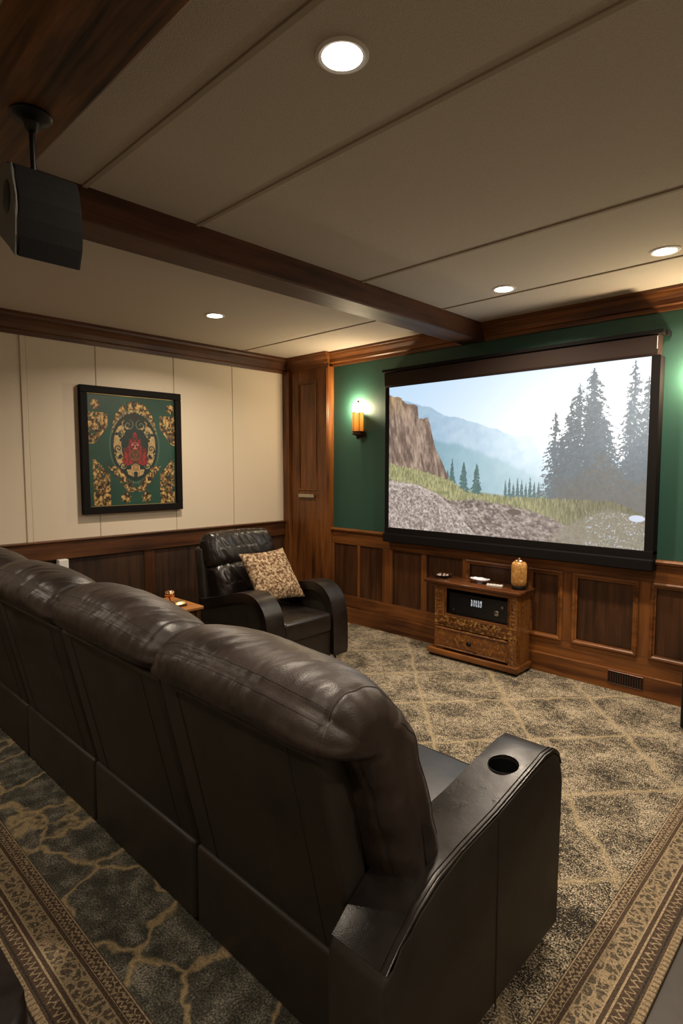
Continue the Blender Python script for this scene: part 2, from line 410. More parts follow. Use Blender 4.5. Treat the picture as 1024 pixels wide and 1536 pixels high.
def grid_picture(name, org, du, dv, nu, nv, fn, mat, parent, gamma=True):
    u = (np.arange(nu)) / (nu - 1); v = (np.arange(nv)) / (nv - 1)
    U, V = np.meshgrid(u, v)
    co = np.array(org)[None] + U.reshape(-1, 1) * np.array(du)[None] + V.reshape(-1, 1) * np.array(dv)[None]
    col = np.clip(fn(U, V), 0, 1).reshape(-1, 3)
    lin = np.where(col <= .04045, col / 12.92, ((col + .055) / 1.055) ** 2.4)
    me = bpy.data.meshes.new(name)
    i = np.arange((nu - 1) * (nv - 1)); r, c_ = i // (nu - 1), i % (nu - 1); a = r * nu + c_
    q = np.c_[a, a + 1, a + 1 + nu, a + nu]
    me.vertices.add(nu * nv); me.vertices.foreach_set('co', co.astype(np.float32).ravel())
    me.loops.add(q.size); me.loops.foreach_set('vertex_index', q.ravel().astype(np.int32))
    me.polygons.add(len(q)); me.polygons.foreach_set('loop_start', (np.arange(len(q)) * 4).astype(np.int32))
    me.update(calc_edges=True)
    ca = me.color_attributes.new('Col', 'FLOAT_COLOR', 'POINT')
    ca.data.foreach_set('color', np.c_[lin, np.ones(len(lin))].astype(np.float32).ravel())
    me.materials.append(M[mat])
    o = bpy.data.objects.new(name, me); COL.objects.link(o); o.parent = parent
    o.matrix_parent_inverse = Matrix.Translation(-parent.location)
    return o

# ================================================================== room shell
struct('floor', bx(XL, XR, YB, YW + .1, -.09, -.012), 'floor')
struct('ceiling', bx(XL - .1, XR + .1, YB - .1, YW + .2, ZC, ZC + .1), 'ceiling')
struct('wall_left', bx(XL - .1, XL, YB - .1, YW + .2, -.02, ZC), 'beige')
struct('wall_far', bx(XL, XR + .1, YW, YW + .12, -.02, ZC), 'green')
struct('wall_right', bx(XR, XR + .1, YB, YW, -.02, ZC), 'beige')
struct('wall_near', bx(XL, XR, YB - .1, YB, -.02, ZC), 'beige')
nt_ = [0]
def trim(bm, mat, parent=None, **k):
    nt_[0] += 1
    return struct('trim_%d' % nt_[0], bm, mat, **k)
# ceiling battens
for y, hw, xa in ((-.6, .012, XL), (.92, .010, -2.16), (1.385, .010, -2.16), (2.41, .010, -2.16), (3.17, .007, -2.16), (3.10, .005, XL)):
    trim(bx(xa, -2.33 if y == 3.10 else XR, y - hw, y + hw, ZC - .006, ZC + .01, .002), 'batten')
# timber beams
trim(bx(-2.34, -2.155, .615, YW, 2.25, ZC + .02, .006), 'beam_y')
trim(bx(XL, XR, .455, .62, 2.205, ZC + .02, .008), 'beam_x')
# cornices
def crown(prof_out):  # (distance from wall, z)
    return prof_out
CR = [(0, 2.235), (.014, 2.235), (.018, 2.262), (.03, 2.27), (.034, 2.30), (.05, 2.325), (.066, 2.34), (.07, 2.355), (.082, 2.358), (.082, ZC + .01), (0, ZC + .01)]
trim(prism([(XL + a, z) for a, z in CR], 'y', YB, YW, 0), 'wood_y')
CF = [(0, 2.25), (.012, 2.25), (.016, 2.275), (.028, 2.282), (.034, 2.31), (.052, 2.335), (.058, 2.35), (.07, 2.353), (.07, ZC + .01), (0, ZC + .01)]
trim(prism([(YW - a, z) for a, z in CF], 'x', -3.72, -2.34, 0), 'wood_x')
trim(prism([(YW - a, z) for a, z in CF], 'x', -2.155, XR, 0), 'wood_x')

# left wall fabric seams
for i, y in enumerate((1.375, 1.84, 2.465, 3.03, .75, .2)):
    hw = .002
    trim(bx(XL, XL + .003, y - hw, y + hw, .85, 2.235), 'beige_seam')
trim(bx(XL, XL + .008, 1.338, 1.373, .85, 2.235, .003), 'beige')
# left wainscot: rail, planks, stiles, skirting
wl = thing('trim_%d' % (nt_[0] + 1), (XL, 1.5, 0), '', ''); nt_[0] += 1
del wl['label']; del wl['category']; wl['kind'] = 'structure'
link('rail', bx(XL, XL + .032, YB, 3.64, .722, .845, .005), 'wood_y', wl)
link('rail_cap', bx(XL, XL + .046, YB, 3.64, .845, .86, .005), 'wood_y', wl)
for i in range(10):
    y0 = -.52 + i * .5
    if y0 > 3.55: break
    link('panel', bx(XL, XL + .010, y0 + .03, min(y0 + .53, 3.64), .10, .722, 0), 'plank_z', wl)
for y in (-.5, .35, 1.12, 2.21, 2.98):
    link('stile', bx(XL, XL + .020, y - .045, y + .045, .10, .722, .004), 'panel_z', wl)
struct('baseboard_left', bx(XL, XL + .024, YB, 3.64, -.01, .12, .005), 'wood_y')

# corner cupboard door built into the corner
dr = thing('door_1', (-3.93, 3.64, 0), '', ''); del dr['label']; del dr['category']; dr['kind'] = 'structure'
XD = -3.655
link('door_frame', bx(XL, XD, 3.637, YW, 0, 2.25, .004), 'wood_z', dr)
link('frame_post', bx(XL, -4.14, 3.60, 3.645, 0, 2.25, .004), 'wood_z', dr)
bm = bmesh.new()
for (a, b_, c, d_) in ((-4.13, -4.035, .02, 2.235), (-3.80, -3.665, .02, 2.235), (-4.035, -3.80, 2.13, 2.235), (-4.035, -3.80, .02, 1.155)):
    bx(a, b_, 3.63, 3.646, c, d_, .004, 2, bm)
link('door_stile', bm, 'wood_z', dr)
def moldframe(x0, x1, z0, z1, y, t=.012, w_=.02, bm=None):
    """raised picture-frame moulding facing -Y with mitred profile"""
    bm = bm or bmesh.new()
    prof = [(0, 0), (0, t * .6), (w_ * .25, t), (w_ * .55, t * .85), (w_ * .75, t * .35), (w_, t * .25), (w_, 0)]
    rings = []
    for (cx, cz, sx_, sz_) in ((x0, z0, 1, 1), (x1, z0, -1, 1), (x1, z1, -1, -1), (x0, z1, 1, -1)):
        rings.append([bm.verts.new((cx + sx_ * a, y - h, cz + sz_ * a)) for a, h in prof])
    for i in range(4):
        A, B = rings[i], rings[(i + 1) % 4]
        for k in range(len(prof) - 1): bm.faces.new((A[k], B[k], B[k + 1], A[k + 1]))
    return bm
link('door_moulding', moldframe(-4.04, -3.795, 1.15, 2.135, 3.632, .013, .018), 'wood_z', dr)
h = bmesh.new(); bx(-4.01, -3.80, 3.595, 3.610, 1.088, 1.122, .005, 2, h)
bx(-3.985, -3.965, 3.61, 3.634, 1.098, 1.112, .002, 1, h); bx(-3.835, -3.815, 3.61, 3.634, 1.098, 1.112, .002, 1, h)
link('door_handle', h, 'chrome', dr)
link('door_cornice', prism([(3.645 - a * .8, z) for a, z in CF], 'x', XL, XD + .01, 0), 'wood_x', dr)

# far wall wainscot
YP = 3.70
wf = thing('trim_%d' % (nt_[0] + 1), (-2, YW, 0), '', ''); nt_[0] += 1
del wf['label']; del wf['category']; wf['kind'] = 'structure'
link('rail', bx(XD, XR, 3.688, YW, .69, .80, .003), 'wood_x', wf)
link('rail_cap', prism([(YW, .80), (3.68, .80), (3.668, .806), (3.664, .818), (3.674, .828), (YW, .828)], 'x', XD, XR), 'wood_x', wf)
link('bottom_rail', bx(XD, XR, 3.688, YW, .12, .235, .003), 'wood_x', wf)
panels = [(-3.635, -3.350, 0), (-3.325, -3.072, 0), (-2.962, -2.674, 0), (-2.62, -2.30, 0), (-2.265, -1.80, 1), (-1.775, -1.545, 1), (-1.475, -1.085, 1), (-1.015, -.62, 1), (-.55, -.15, 1), (-.08, .32, 1), (.39, .79, 1), (.86, 1.26, 1)]
px = XD
for i, (a, b_, mo) in enumerate(panels):
    if a - px > .005: link('stile', bx(px, a, 3.688, YW, .235, .69, .003), 'wood_z', wf)
    link('panel', bx(a, b_, 3.699, YW, .235, .69, 0), 'panel_z', wf)
    if mo:
        link('moulding', moldframe(a - .004, b_ + .004, .23, .694, 3.689, .014, .032), 'wood_x', wf)
    else:
        link('moulding', moldframe(a, b_, .235, .69, 3.695, .006, .008), 'panel_z', wf)
    px = b_
link('stile', bx(px, XR, 3.688, YW, .235, .69, .003), 'wood_z', wf)
bb = struct('baseboard_far', bx(XD, XR, 3.672, YW, -.01, .128, .006), 'wood_x')

# ================================================================== rug
rug = link('area_rug', bx(XL + .03, RX, RY, 3.67, -.012, 0, .003), 'rug')
tag(rug, 'large brown and beige patterned rug with striped borders covering most of the floor', 'rug')

# ================================================================== ceiling lights
for i, (x, y, lab) in enumerate(((-1.035, 1.08, 'round recessed ceiling light nearest the viewer, above the leather sofa'),
                               (-1.665, 3.055, 'round recessed ceiling light beside the timber beam, in front of the screen'),
                               (-.842, 3.045, 'round recessed ceiling light above the right end of the projection screen'),
                               (-3.33, 2.256, 'round recessed ceiling light near the beige wall with the framed artwork'),
                               (.75, 1.0, 'added ceiling fill light, unseen to the right of the viewer'), (-3.2, -.4, 'added ceiling fill light, unseen near the left wall behind the viewer'), (-.2, -.6, 'added ceiling fill light, unseen directly behind the viewer'))):  # these last three are unseen fill lights, added to brighten the room
    t = thing('ceiling_light', (x, y, ZC), lab or 'added ceiling fill light, unseen behind or beside the viewer', 'ceiling light', 'recessed ceiling lights')
    link('trim_ring', lathe([(.050, .0), (.050, -.005), (.058, -.007), (.066, -.003), (.066, .004)], (x, y, ZC), 40, caps=False), 'trim_white', t, smooth=True)
    link('lens', lathe([(.0505, .002), (.0505, -.003), (.03, -.0045), (.002, -.005)], (x, y, ZC), 40), 'lens', t, smooth=True)
    ld = bpy.data.lights.new('lamp', 'AREA'); ld.shape = 'DISK'; ld.size = .10; ld.energy = CAN_POWER * (1.0 if i < 4 else .75); ld.color = (1, .84, .66); ld.spread = R(150)
    lo = bpy.data.objects.new('lamp', ld); COL.objects.link(lo); lo.parent = t; lo.location = (0, 0, -.012)

# ================================================================== wall sconces
def sconce(x, lab):
    t = thing('wall_sconce', (x, YW, 1.6), lab, 'wall lamp', 'wall sconces beside the screen')
    yc = 3.650; z0 = 1.655
    link('back_plate', lathe([(.035, YW), (.035, YW - .008), (.028, YW - .014), (.005, YW - .016)], (x, 0, z0 - .005), 24, ax='y'), 'bronze', t, smooth=True)
    link('bracket_arm', tube([(x, YW - .01, z0 - .02), (x, YW - .025, z0 - .038), (x, yc, z0 - .02)], .007), 'bronze', t, smooth=True)
    link('drip_pan', lathe([(.004, -.055), (.012, -.05), (.018, -.038), (.012, -.03), (.03, -.022), (.048, -.016), (.052, -.008), (.05, -.004), (.042, -.006), (.043, .004), (.048, .008), (.046, .012), (.02, .01)], (x, yc, z0), 32), 'bronze', t, smooth=True)
    link('glass_shade', lathe([(.042, .010), (.046, .012), (.048, .05), (.048, .165), (.046, .165), (.046, .05)], (x, yc, z0), 32, caps=False), 'shade', t, smooth=True)
    bm = bmesh.new()
    for k in range(6):
        a = 2 * math.pi * k / 6 + .4
        p = (x + .050 * math.cos(a), yc + .050 * math.sin(a))
        tube([(p[0], p[1], z0 + .01), (p[0], p[1], z0 + .168)], .0018, 6, bm)
    ring = [(x + .050 * math.cos(a), yc + .050 * math.sin(a), z0 + .168) for a in [2 * math.pi * k / 24 for k in range(25)]]
    tube(ring, .0025, 6, bm)
    link('cage', bm, 'bronze', t)
    bm = tube([(x, yc, z0 + .01), (x, yc, z0 + .25)], .0022, 8); lathe([(.001, -.012), (.009, -.008), (.012, 0), (.009, .008), (.001, .012)], (x, yc, z0 + .258), 16, bm)
    link('finial', bm, 'brass', t, smooth=True)
    link('bulb', lathe([(.006, -.03), (.012, -.02), (.014, -.005), (.009, .01), (.003, .016)], (x - .016, yc + .012, z0 + .178), 16), emis('bulb_glow', (1, .85, .6), 30), t, smooth=True)
    ld = bpy.data.lights.new('lamp', 'POINT'); ld.energy = SCONCE_POWER; ld.color = (1, .78, .50); ld.shadow_soft_size = .03
    lo = bpy.data.objects.new('lamp', ld); COL.objects.link(lo); lo.parent = t; lo.matrix_parent_inverse = Matrix.Translation(-t.location); lo.location = (x - .052, YW - .045, z0 + .215)
sconce(-3.312, 'amber glass wall sconce glowing on the green wall beside the wooden corner door')
sconce(-.76, 'wall sconce on the green wall right of the projection screen')

# ================================================================== projection screen
ps = thing('projection_screen', (-2.0, YW, .76), 'large wide projection screen showing a mountain landscape, hung on the green wall', 'projection screen')
YF = 3.63
link('roller_case', prism([(YF - .004, 1.995), (YF - .012, 2.01), (YF - .016, 2.105), (YF + .0, 2.12), (YW - .002, 2.12), (YW - .002, 1.995)], 'x', -3.0, -1.015, .003), 'casing', ps)
link('top_batten', bx(-3.012, -.985, YF - .03, YW, 2.112, 2.135, .004), 'frame_black', ps)
link('end_bracket', bx(-.985, -.972, YF + .02, YW, 2.105, 2.135, .003), 'black', ps)
link('side_border', bx(-3.0, -2.963, YF - .002, YW - .004, .86, 1.995, .003), 'frame_black', ps)
link('side_border', bx(-1.05, -1.0, YF - .002, YW - .004, .86, 1.995, .003), 'frame_black', ps)
link('bottom_border', bx(-3.0, -1.0, YF - .004, YW - .004, .832, .882, .003), 'frame_black', ps)
link('weight_bar', bx(-3.006, -.995, YF - .020, YW - .014, .765, .835, .008), 'frame_black', ps)
link('pull_cord', tube([(-1.018, YF - .018, 2.10), (-1.018, YF - .018, 2.03)], .0015, 6), 'white', ps)

def vnoise(x, y, seed=0, octv=4, rough=.5):
    tot = np.zeros_like(x, float); amp = 1.0; s_ = 0
    for o in range(octv):
        xi = np.floor(x).astype(np.int64); yi = np.floor(y).astype(np.int64); fx = x - xi; fy = y - yi
        fx = fx * fx * (3 - 2 * fx); fy = fy * fy * (3 - 2 * fy)
        def hsh(a, b_):
            h_ = (a * 374761393 + b_ * 668265263 + (seed + o * 17) * 982451653) & 0xffffffff
            h_ = ((h_ ^ (h_ >> 13)) * 1274126177) & 0xffffffff
            return ((h_ ^ (h_ >> 16)) & 0xffff) / 65535.0
        v_ = (hsh(xi, yi) * (1 - fx) + hsh(xi + 1, yi) * fx) * (1 - fy) + (hsh(xi, yi + 1) * (1 - fx) + hsh(xi + 1, yi + 1) * fx) * fy
        tot += amp * v_; s_ += amp; amp *= rough; x = x * 2.03 + 11.7; y = y * 2.03 + 5.3
    return tot / s_
def lerp(a, b_, t): return a + (b_ - a) * t
def sst(a, b_, x): t = np.clip((x - a) / (b_ - a), 0, 1); return t * t * (3 - 2 * t)
def C(*c): return np.array(c, float) / 255
def over(img, m_, c): return img * (1 - m_[..., None]) + (c if getattr(c, 'ndim', 1) > 1 else c[None, None]) * m_[..., None]
def lerpc(a, b_, t): return a[None, None] + (b_ - a)[None, None] * t[..., None]
def landscape(U, V):
    as_ = 1.915 / 1.115; x = U * as_
    bloom = np.exp(-(((U - .80) / .30) ** 2 + ((V - .60) / .28) ** 2))
    sky = lerpc(C(170, 202, 231), C(232, 240, 247), np.clip(.15 + .75 * U ** 1.0 + .55 * (1 - V), 0, 1))
    img = sky
    hn = vnoise(x * 14, V * 0 + 3, 1, 4) - .5
    far = np.interp(U, [0, .097, .203, .283, .409, .491, .569, .612, .664, .694, .75, 1], [.92, .896, .835, .778, .72, .669, .617, .626, .598, .572, .54, .45]) + hn * .03
    tx = vnoise(x * 18 + V * 8, V * 22 - x * 9, 2, 4)
    fc = lerpc(C(142, 172, 196), C(208, 224, 232), np.clip((U - .1) / .55, 0, 1) * .75 + (tx - .5) * .5)
    img = over(img, sst(-.004, .004, far - V), np.clip(fc, 0, 1))
    near = np.interp(U, [.1, .232, .324, .423, .528, .605, .667, .75, 1], [.66, .622, .589, .54, .466, .415, .382, .35, .3]) + hn * .04
    nc = lerpc(C(118, 156, 172), C(185, 208, 216), np.clip((U - .2) / .55, 0, 1) + (tx - .5) * .25)
    img = over(img, sst(-.02, .02, near - V), nc)
    hill = .275 + .06 * np.clip((U - .28) * -4 + .6, 0, 1) + .012 * np.sin(U * 20)
    img = over(img, sst(-.004, .006, hill - V), C(128, 152, 138))
    img = img + .16 * bloom[..., None] * C(255, 250, 235)
    img = np.clip(img, 0, 1)
    # trees
    def tree(img, u, vt, vb, hw, c, seed, dens=.55, steps=16):
        t = (vt - V) / (vt - vb)
        dxx = (U - u) * as_
        lay = np.abs((t * steps + .25 * np.sin(seed + dxx * 30)) % 1.0)
        prof = hw * as_ * (np.clip(t, 0, 1) ** .75) * (.72 + .28 * lay) * (.55 + .9 * vnoise(V * 70 + np.abs(dxx) * 30, np.sign(dxx) * 3 + 5, seed, 3))
        nn = .6 * vnoise(np.abs(dxx) * 42 + np.sign(dxx) * 9 + seed, (V + np.abs(dxx) * .45) * 120, seed, 3, .6) + .4 * vnoise(x * 150, V * 130, seed + 9, 3)
        edge = np.abs(dxx) / np.maximum(prof, 1e-5)
        mk = ((edge < 1) & (t > 0) & (t < 1.03) & (nn > .30 + (dens - .30) * edge ** .7)).astype(float)
        trunk = ((np.abs(dxx) < .0035 * (0.4 + t)) & (t > 0) & (t < 1.03)).astype(float)
        mk = np.maximum(mk, trunk)
        cc = lerpc(c * .88, np.minimum(c * 1.2, 1), vnoise(x * 80, V * 80, seed + 3, 3))
        return over(img, mk * .95, cc)
    for k, (u, vt, hw) in enumerate(((.312, .496, .022), (.363, .473, .028), (.418, .462, .03), (.292, .42, .02))):
        img = tree(img, u, vt, .24, hw, C(62, 92, 92), 20 + k, .3, 9)
    for k in range(9):
        img = tree(img, .535 + k * .0155, .36 + .02 * math.sin(k * 2.3), .22, .011, C(72, 100, 104), 40 + k, .3, 7)
    haze = np.clip((V - .2) / .6, 0, 1)
    for k, (u, vt, hw, dn) in enumerate(((.712, .75, .062, .58), (.735, .62, .085, .56), (.765, .80, .075, .55), (.79, .90, .095, .55), (.833, .975, .105, .54), (.845, .80, .10, .50), (.87, .72, .085, .54), (.955, .99, .075, .60), (.945, .78, .07, .58), (.995, .90, .085, .56), (.90, .46, .08, .5), (.975, .60, .09, .5))):
        img = tree(img, u, vt, .16, hw * 1.25, C(86, 98, 106), 60 + k, dn, 22)
    low = sst(.03, -.03, V - (.40 + .07 * np.sin(U * 31) + .05 * vnoise(x * 22, V * 0, 5, 3)) ) * sst(.69, .76, U)
    dk_ = lerpc(C(82, 87, 88), C(108, 108, 102), vnoise(x * 60, V * 60, 77, 4))
    img = over(img, low * (vnoise(x * 90, V * 90, 78, 3) > .22 + .25 * sst(.2, .45, V)), dk_)
    # cliff
    cx_ = np.array([.0, .008, .06, .09, .147, .152, .197, .211, .232, .266, .30]); cy = np.array([.95, .938, .921, .878, .851, .763, .768, .70, .565, .469, .355])
    ce = np.interp(U, cx_, cy, right=-1) + (vnoise(x * 60, V * 30, 6, 3) - .5) * .02
    st_ = vnoise(x * 55 + V * 8, V * 16, 9, 5, .6)
    cc = lerpc(C(92, 74, 66), C(172, 150, 132), np.clip((st_ - .3) * 2.2, 0, 1))
    top = np.clip(1 - (ce - V) / .16, 0, 1) * np.clip(1 - U / .14, 0, 1)
    cc = cc * (1 - .55 * top[..., None]) + C(172, 138, 88)[None, None] * .55 * top[..., None] * (.7 + .6 * st_[..., None])
    img = over(img, ((V < ce) & (U < .31)).astype(float), cc)
    # meadow
    me_ = np.interp(U, [0, .01, .15, .3, .377, .553, .71, .895, .972, 1.01], [.465, .461, .42, .355, .275, .255, .258, .25, .21, .18]) + (vnoise(x * 160, V * 8, 12, 2) - .5) * .03
    gr = vnoise(x * 200, V * 45, 13, 3)
    gc = lerpc(C(108, 110, 74), C(178, 174, 126), np.clip((gr - .25) * 1.8, 0, 1))
    gc = gc * (1 - .28 * sst(.6, .9, U))[..., None]
    img = over(img, (V < me_).astype(float), gc)
    ro = np.interp(U, [0, .011, .18, .302, .414, .553, .671, .751, .8, 1], [.35, .348, .30, .223, .235, .205, .164, .114, .05, .0]) + (vnoise(x * 40, V * 40, 14, 3) - .5) * .03
    rn = vnoise(x * 45 - V * 20, V * 70 + x * 30, 15, 6, .7)
    rk = lerpc(C(78, 68, 64), C(192, 176, 166), np.clip((rn - .30) * 2.4, 0, 1))
    img = over(img, sst(-.006, .01, ro - V), rk)
    r1 = np.interp(U, [0, .011, .137, .248, .315, .405, .42], [.33, .327, .321, .258, .167, .027, 0], right=-1)
    rk1 = lerpc(C(98, 86, 80), C(205, 192, 184), np.clip((vnoise(x * 90 + V * 30, V * 90, 16, 5, .7) - .28) * 2.2, 0, 1))
    img = over(img, sst(-.004, .006, r1 - V), rk1)
    img = over(img, np.exp(-((r1 - V - .008) / .008) ** 2) * .45, C(215, 205, 198))
    img = over(img, sst(1, .7, ((U - .57) / .03) ** 2 + ((V - .165) / .02) ** 2), C(88, 76, 72))
    # bush with glints
    bu = sst(.02, -.03, V - (.215 - 1.6 * np.abs(U - .90) ** 1.4)) * sst(.66, .76, U)
    bc = lerpc(C(112, 106, 92), C(160, 152, 128), vnoise(x * 110, V * 110, 18, 4))
    img = over(img, bu * .85, bc)
    gl = (vnoise(x * 150, V * 150, 19, 2) > .72) & (U > .82) & (V < .2)
    img = over(img, gl.astype(float) * .8, C(200, 212, 230))
    img = over(img, sst(1, .6, ((U - .975) / .026) ** 2 + ((V - .168) / .02) ** 2), C(215, 228, 250))
    # veil of haze over the lower right
    veil = .22 * sst(.3, .9, U) * sst(.6, .1, V) + .05
    img = img * (1 - veil[..., None]) + C(128, 120, 118)[None, None] * veil[..., None]
    g = np.exp(-(((U - .95) / .12) ** 2 + ((V - .72) / .25) ** 2)) * .13
    return img + g[..., None]
grid_picture('picture', (-2.966, YF + .006, .878), (1.918, 0, 0), (0, 0, 1.12), 700, 410, landscape, 'screen', ps)
link('screen_backing', bx(-2.99, -1.01, YF + .01, YF + .02, .86, 2.0), 'black', ps)

# ================================================================== framed artwork
fa = thing('framed_artwork', (XL, 2.1, 1.0), 'framed green, gold and red ornamental artwork on the beige wall', 'artwork')
y0, y1, z0, z1 = 1.703, 2.50, 1.027, 1.949
for (a, b_, c, d_) in ((y0, y1, z0, z0 + .052), (y0, y1, z1 - .052, z1), (y0, y0 + .052, z0 + .052, z1 - .052), (y1 - .052, y1, z0 + .052, z1 - .052)):
    link('frame_bar', bx(XL + .004, XL + .045, a, b_, c, d_, .004), 'frame_black', fa)
link('inner_rim', bx(XL + .006, XL + .024, y0 + .05, y1 - .05, z0 + .05, z1 - .05), 'brass', fa)
def ornament(U, V):
    x = np.abs(U - .515); side_ = U > .515
    a = vnoise(U * 30, V * 34, 3, 4, .65); f = vnoise(x * 48 + 3, V * 52, 8, 3, .6)
    img = lerpc(C(22, 58, 48), C(38, 92, 72), vnoise(U * 5, V * 5, 5, 3))
    gold = lerpc(C(62, 38, 22), C(236, 196, 118), np.clip((f - .33) * 2.9, 0, 1))
    gold = gold * np.where(a > .40, 1, .42)[..., None]
    # side clusters
    tl = (x > .30) & (V > .56) & (V < .84) & (x > .30 + (.72 - V).clip(0, 1) * .9)
    tb = ((x - .43) ** 2 / .05 ** 2 + (V - .91) ** 2 / .045 ** 2 < 1)
    bl = (x > .29) & (V < .42) & (x > .29 + (V - .28).clip(0, 1) * 1.1) & (x < .47)
    jag = vnoise(U * 26, V * 26, 11, 3) > .33
    img = over(img, ((tl | tb | bl) & jag).astype(float), gold)
    # crown arc and egg
    egg = (x / .27) ** 2 + (np.where(V > .55, (V - .55) / .30, (V - .55) / (.33 + .0 * V))) ** 2
    eggp = egg + np.where(V < .4, (.4 - V) * 1.2 * (x * 4), 0)
    arc = ((x / .255) ** 2 + ((V - .66) / .30) ** 2 < 1) & (V > .66)
    img = over(img, (arc & (a > .3)).astype(float), gold)
    img = over(img, ((eggp < 1.0)).astype(float), C(22, 42, 38))
    ring = np.exp(-((np.sqrt(eggp) - 1.05) / .02) ** 2)
    img = over(img, ring * .7, C(120, 138, 120))
    cream = (eggp < .80) & (eggp > .34) & (vnoise(x * 18 + 5, V * 20, 21, 3) > .36) & ((V < .72) | (np.abs(x - .14 - (V - .72) * -.1) < .035))
    img = over(img, cream.astype(float), lerpc(C(150, 116, 70), C(238, 214, 158), f))
    for (cx0, cz0, r) in ((.19, .52, .042), (.07, .74, .06), (.15, .66, .035), (.14, .36, .04), (.06, .2, .03)):
        rr = np.hypot(x - cx0, (V - cz0) * 1.15); sp_ = np.sin(rr / r * 9 + np.arctan2(V - cz0, x - cx0))
        img = over(img, ((rr < r) & (sp_ > .1)).astype(float) * .85, C(28, 40, 34))
        img = over(img, ((rr < r) & (sp_ < -.75)).astype(float) * .6, C(176, 168, 132))
    # leaf feathers below
    fe = (V < .36) & (V > .12) & (np.abs(x - (.02 + (V - .1) * .92)) < .055) & (vnoise(U * 30, V * 30, 31, 3) > .30)
    img = over(img, fe.astype(float), gold)
    img = over(img, (np.hypot(x - .12, V - .065) < .05 + .012 * np.sin(np.arctan2(V - .065, x - .12) * 7)).astype(float), gold)
    # red centre flowers
    red = (np.hypot(x * 1.0, V - .49) < .115 + .02 * np.sin(np.arctan2(V - .49, x) * 6 + 1)) | (np.hypot(x - .10, V - .42) < .055) | (np.hypot(x * 1.8, V - .625) < .05)
    rc = lerpc(C(70, 16, 18), C(188, 48, 48), np.clip((f - .25) * 2, 0, 1))
    img = over(img, (red & (a > .34)).astype(float), rc)
    img = over(img, (np.hypot(x, V - .46) < .06).astype(float) * .8, lerpc(C(48, 36, 24), C(150, 110, 60), f))
    img = over(img, (np.hypot(x * .7, V - .55) < .03).astype(float) * .7 * (f > .45), C(230, 170, 150))
    img = over(img, (np.hypot(x * .8, V - .35) < .035).astype(float) * .8, lerpc(C(120, 70, 40), C(236, 200, 130), f))
    img = over(img, (np.hypot(x, V - .82) < .04).astype(float), C(40, 30, 26))
    return img * .85
grid_picture('canvas', (XL + .0255, y0 + .053, z0 + .056), (0, y1 - y0 - .106, 0), (0, 0, z1 - z0 - .112), 260, 300, ornament, 'art', fa)

# ================================================================== sofa
so = thing('reclining_sofa', (-2.1, 1.2, 0), 'long dark brown leather reclining sofa seen from behind, cup holder in its right arm', 'sofa')
XS = [-.79, -1.425, -2.115, -2.84, -3.52]
PROF = [(.80, .802), (.742, .836), (.703, .885), (.708, .945), (.755, .985), (.83, .995), (.905, .975), (.965, .925), (1.0, .845), (1.02, .74), (1.045, .62), (1.06, .52), (1.04, .46), (.97, .445), (.925, .50), (.885, .62), (.86, .72), (.83, .78)]
for i in range(4):
    x1, x0 = XS[i], XS[i + 1]
    g = .006
    link('base_panel', bx(x0 + g, x1 - g, .866, .95, .03, .275, .012, 3), 'leather_back', so, smooth=True)
    link('back_panel', hexa(bmesh.new(), [(x0 + g, .885, .24), (x1 - g, .885, .24), (x1 - g, .96, .24), (x0 + g, .96, .24), (x0 + g, .758, .802), (x1 - g, .758, .802), (x1 - g, .86, .802), (x0 + g, .86, .802)], .016, 3), 'leather_back', so, smooth=True)
    # piping along the top of the back and seams running down it
    for xs in (x0 + .10, x1 - .10):
        y_ = lambda z: .885 - (z - .24) * (.127 / .562) - .0005
        link('back_seam', tube([(xs, y_(.27), .27), (xs, y_(.785), .785)], .0016, 6), 'thread', so)
    ex = .068 if i == 0 else 0.010
    xa, xb = x0 - .006, x1 + ex
    def bow(a, p, q, xa=xa, xb=xb, last=(i == 0)):
        t = (a - xa) / (xb - xa); e = abs(2 * t - 1)
        wz = min(1, max(0, (q - .78) / .14))
        q2 = q - ((.034 if last else .022) + .050 * e ** 2.6) * wz
        p2 = p + .045 * e ** 3 * wz * min(1, max(0, (.95 - p) / .2))
        if last: a = a + .035 * max(0, t) ** 4 * min(1, max(0, (.88 - q) / .35))
        return (a, p2, q2)
    pr, per = resample(catmull(PROF, 12), 190)
    ks = int(np.argmin(np.hypot(pr[:, 0] - .722, pr[:, 1] - .966)))
    bm, rows = puff(PROF, xa, xb, bow, 3 + i, rend=.06, bulge=.010, wr=.0078, seam=[ks / 190], endseam=[(.043, .0025)], nx=170, ns=190,
              pinch=[(xb - .03, (ks - 17) / 190, .022, .022)] if i else None, rows=(ks - 2, ks + 2))
    link('back_cushion', bm, 'leather', so, smooth=True, autos=False)
    for rw in rows[:2]:
        link('stitching', tube([v for v in rw if xa + .045 < v.x < xb - .045], .0011, 5), 'thread', so)
    link('end_seam', tube(rows[2], .0018, 5), 'thread', so)
    if i == 0: link('end_seam', tube(rows[3], .0015, 5), 'thread', so)
    link('seat_cushion', bx(x0 + g, x1 - g, .95, 1.505, .27, .478, .035, 4), 'leather_smooth', so, smooth=True)
    link('footrest_panel', bx(x0 + g, x1 - g, 1.44, 1.50, .04, .30, .015, 3), 'leather', so, smooth=True)

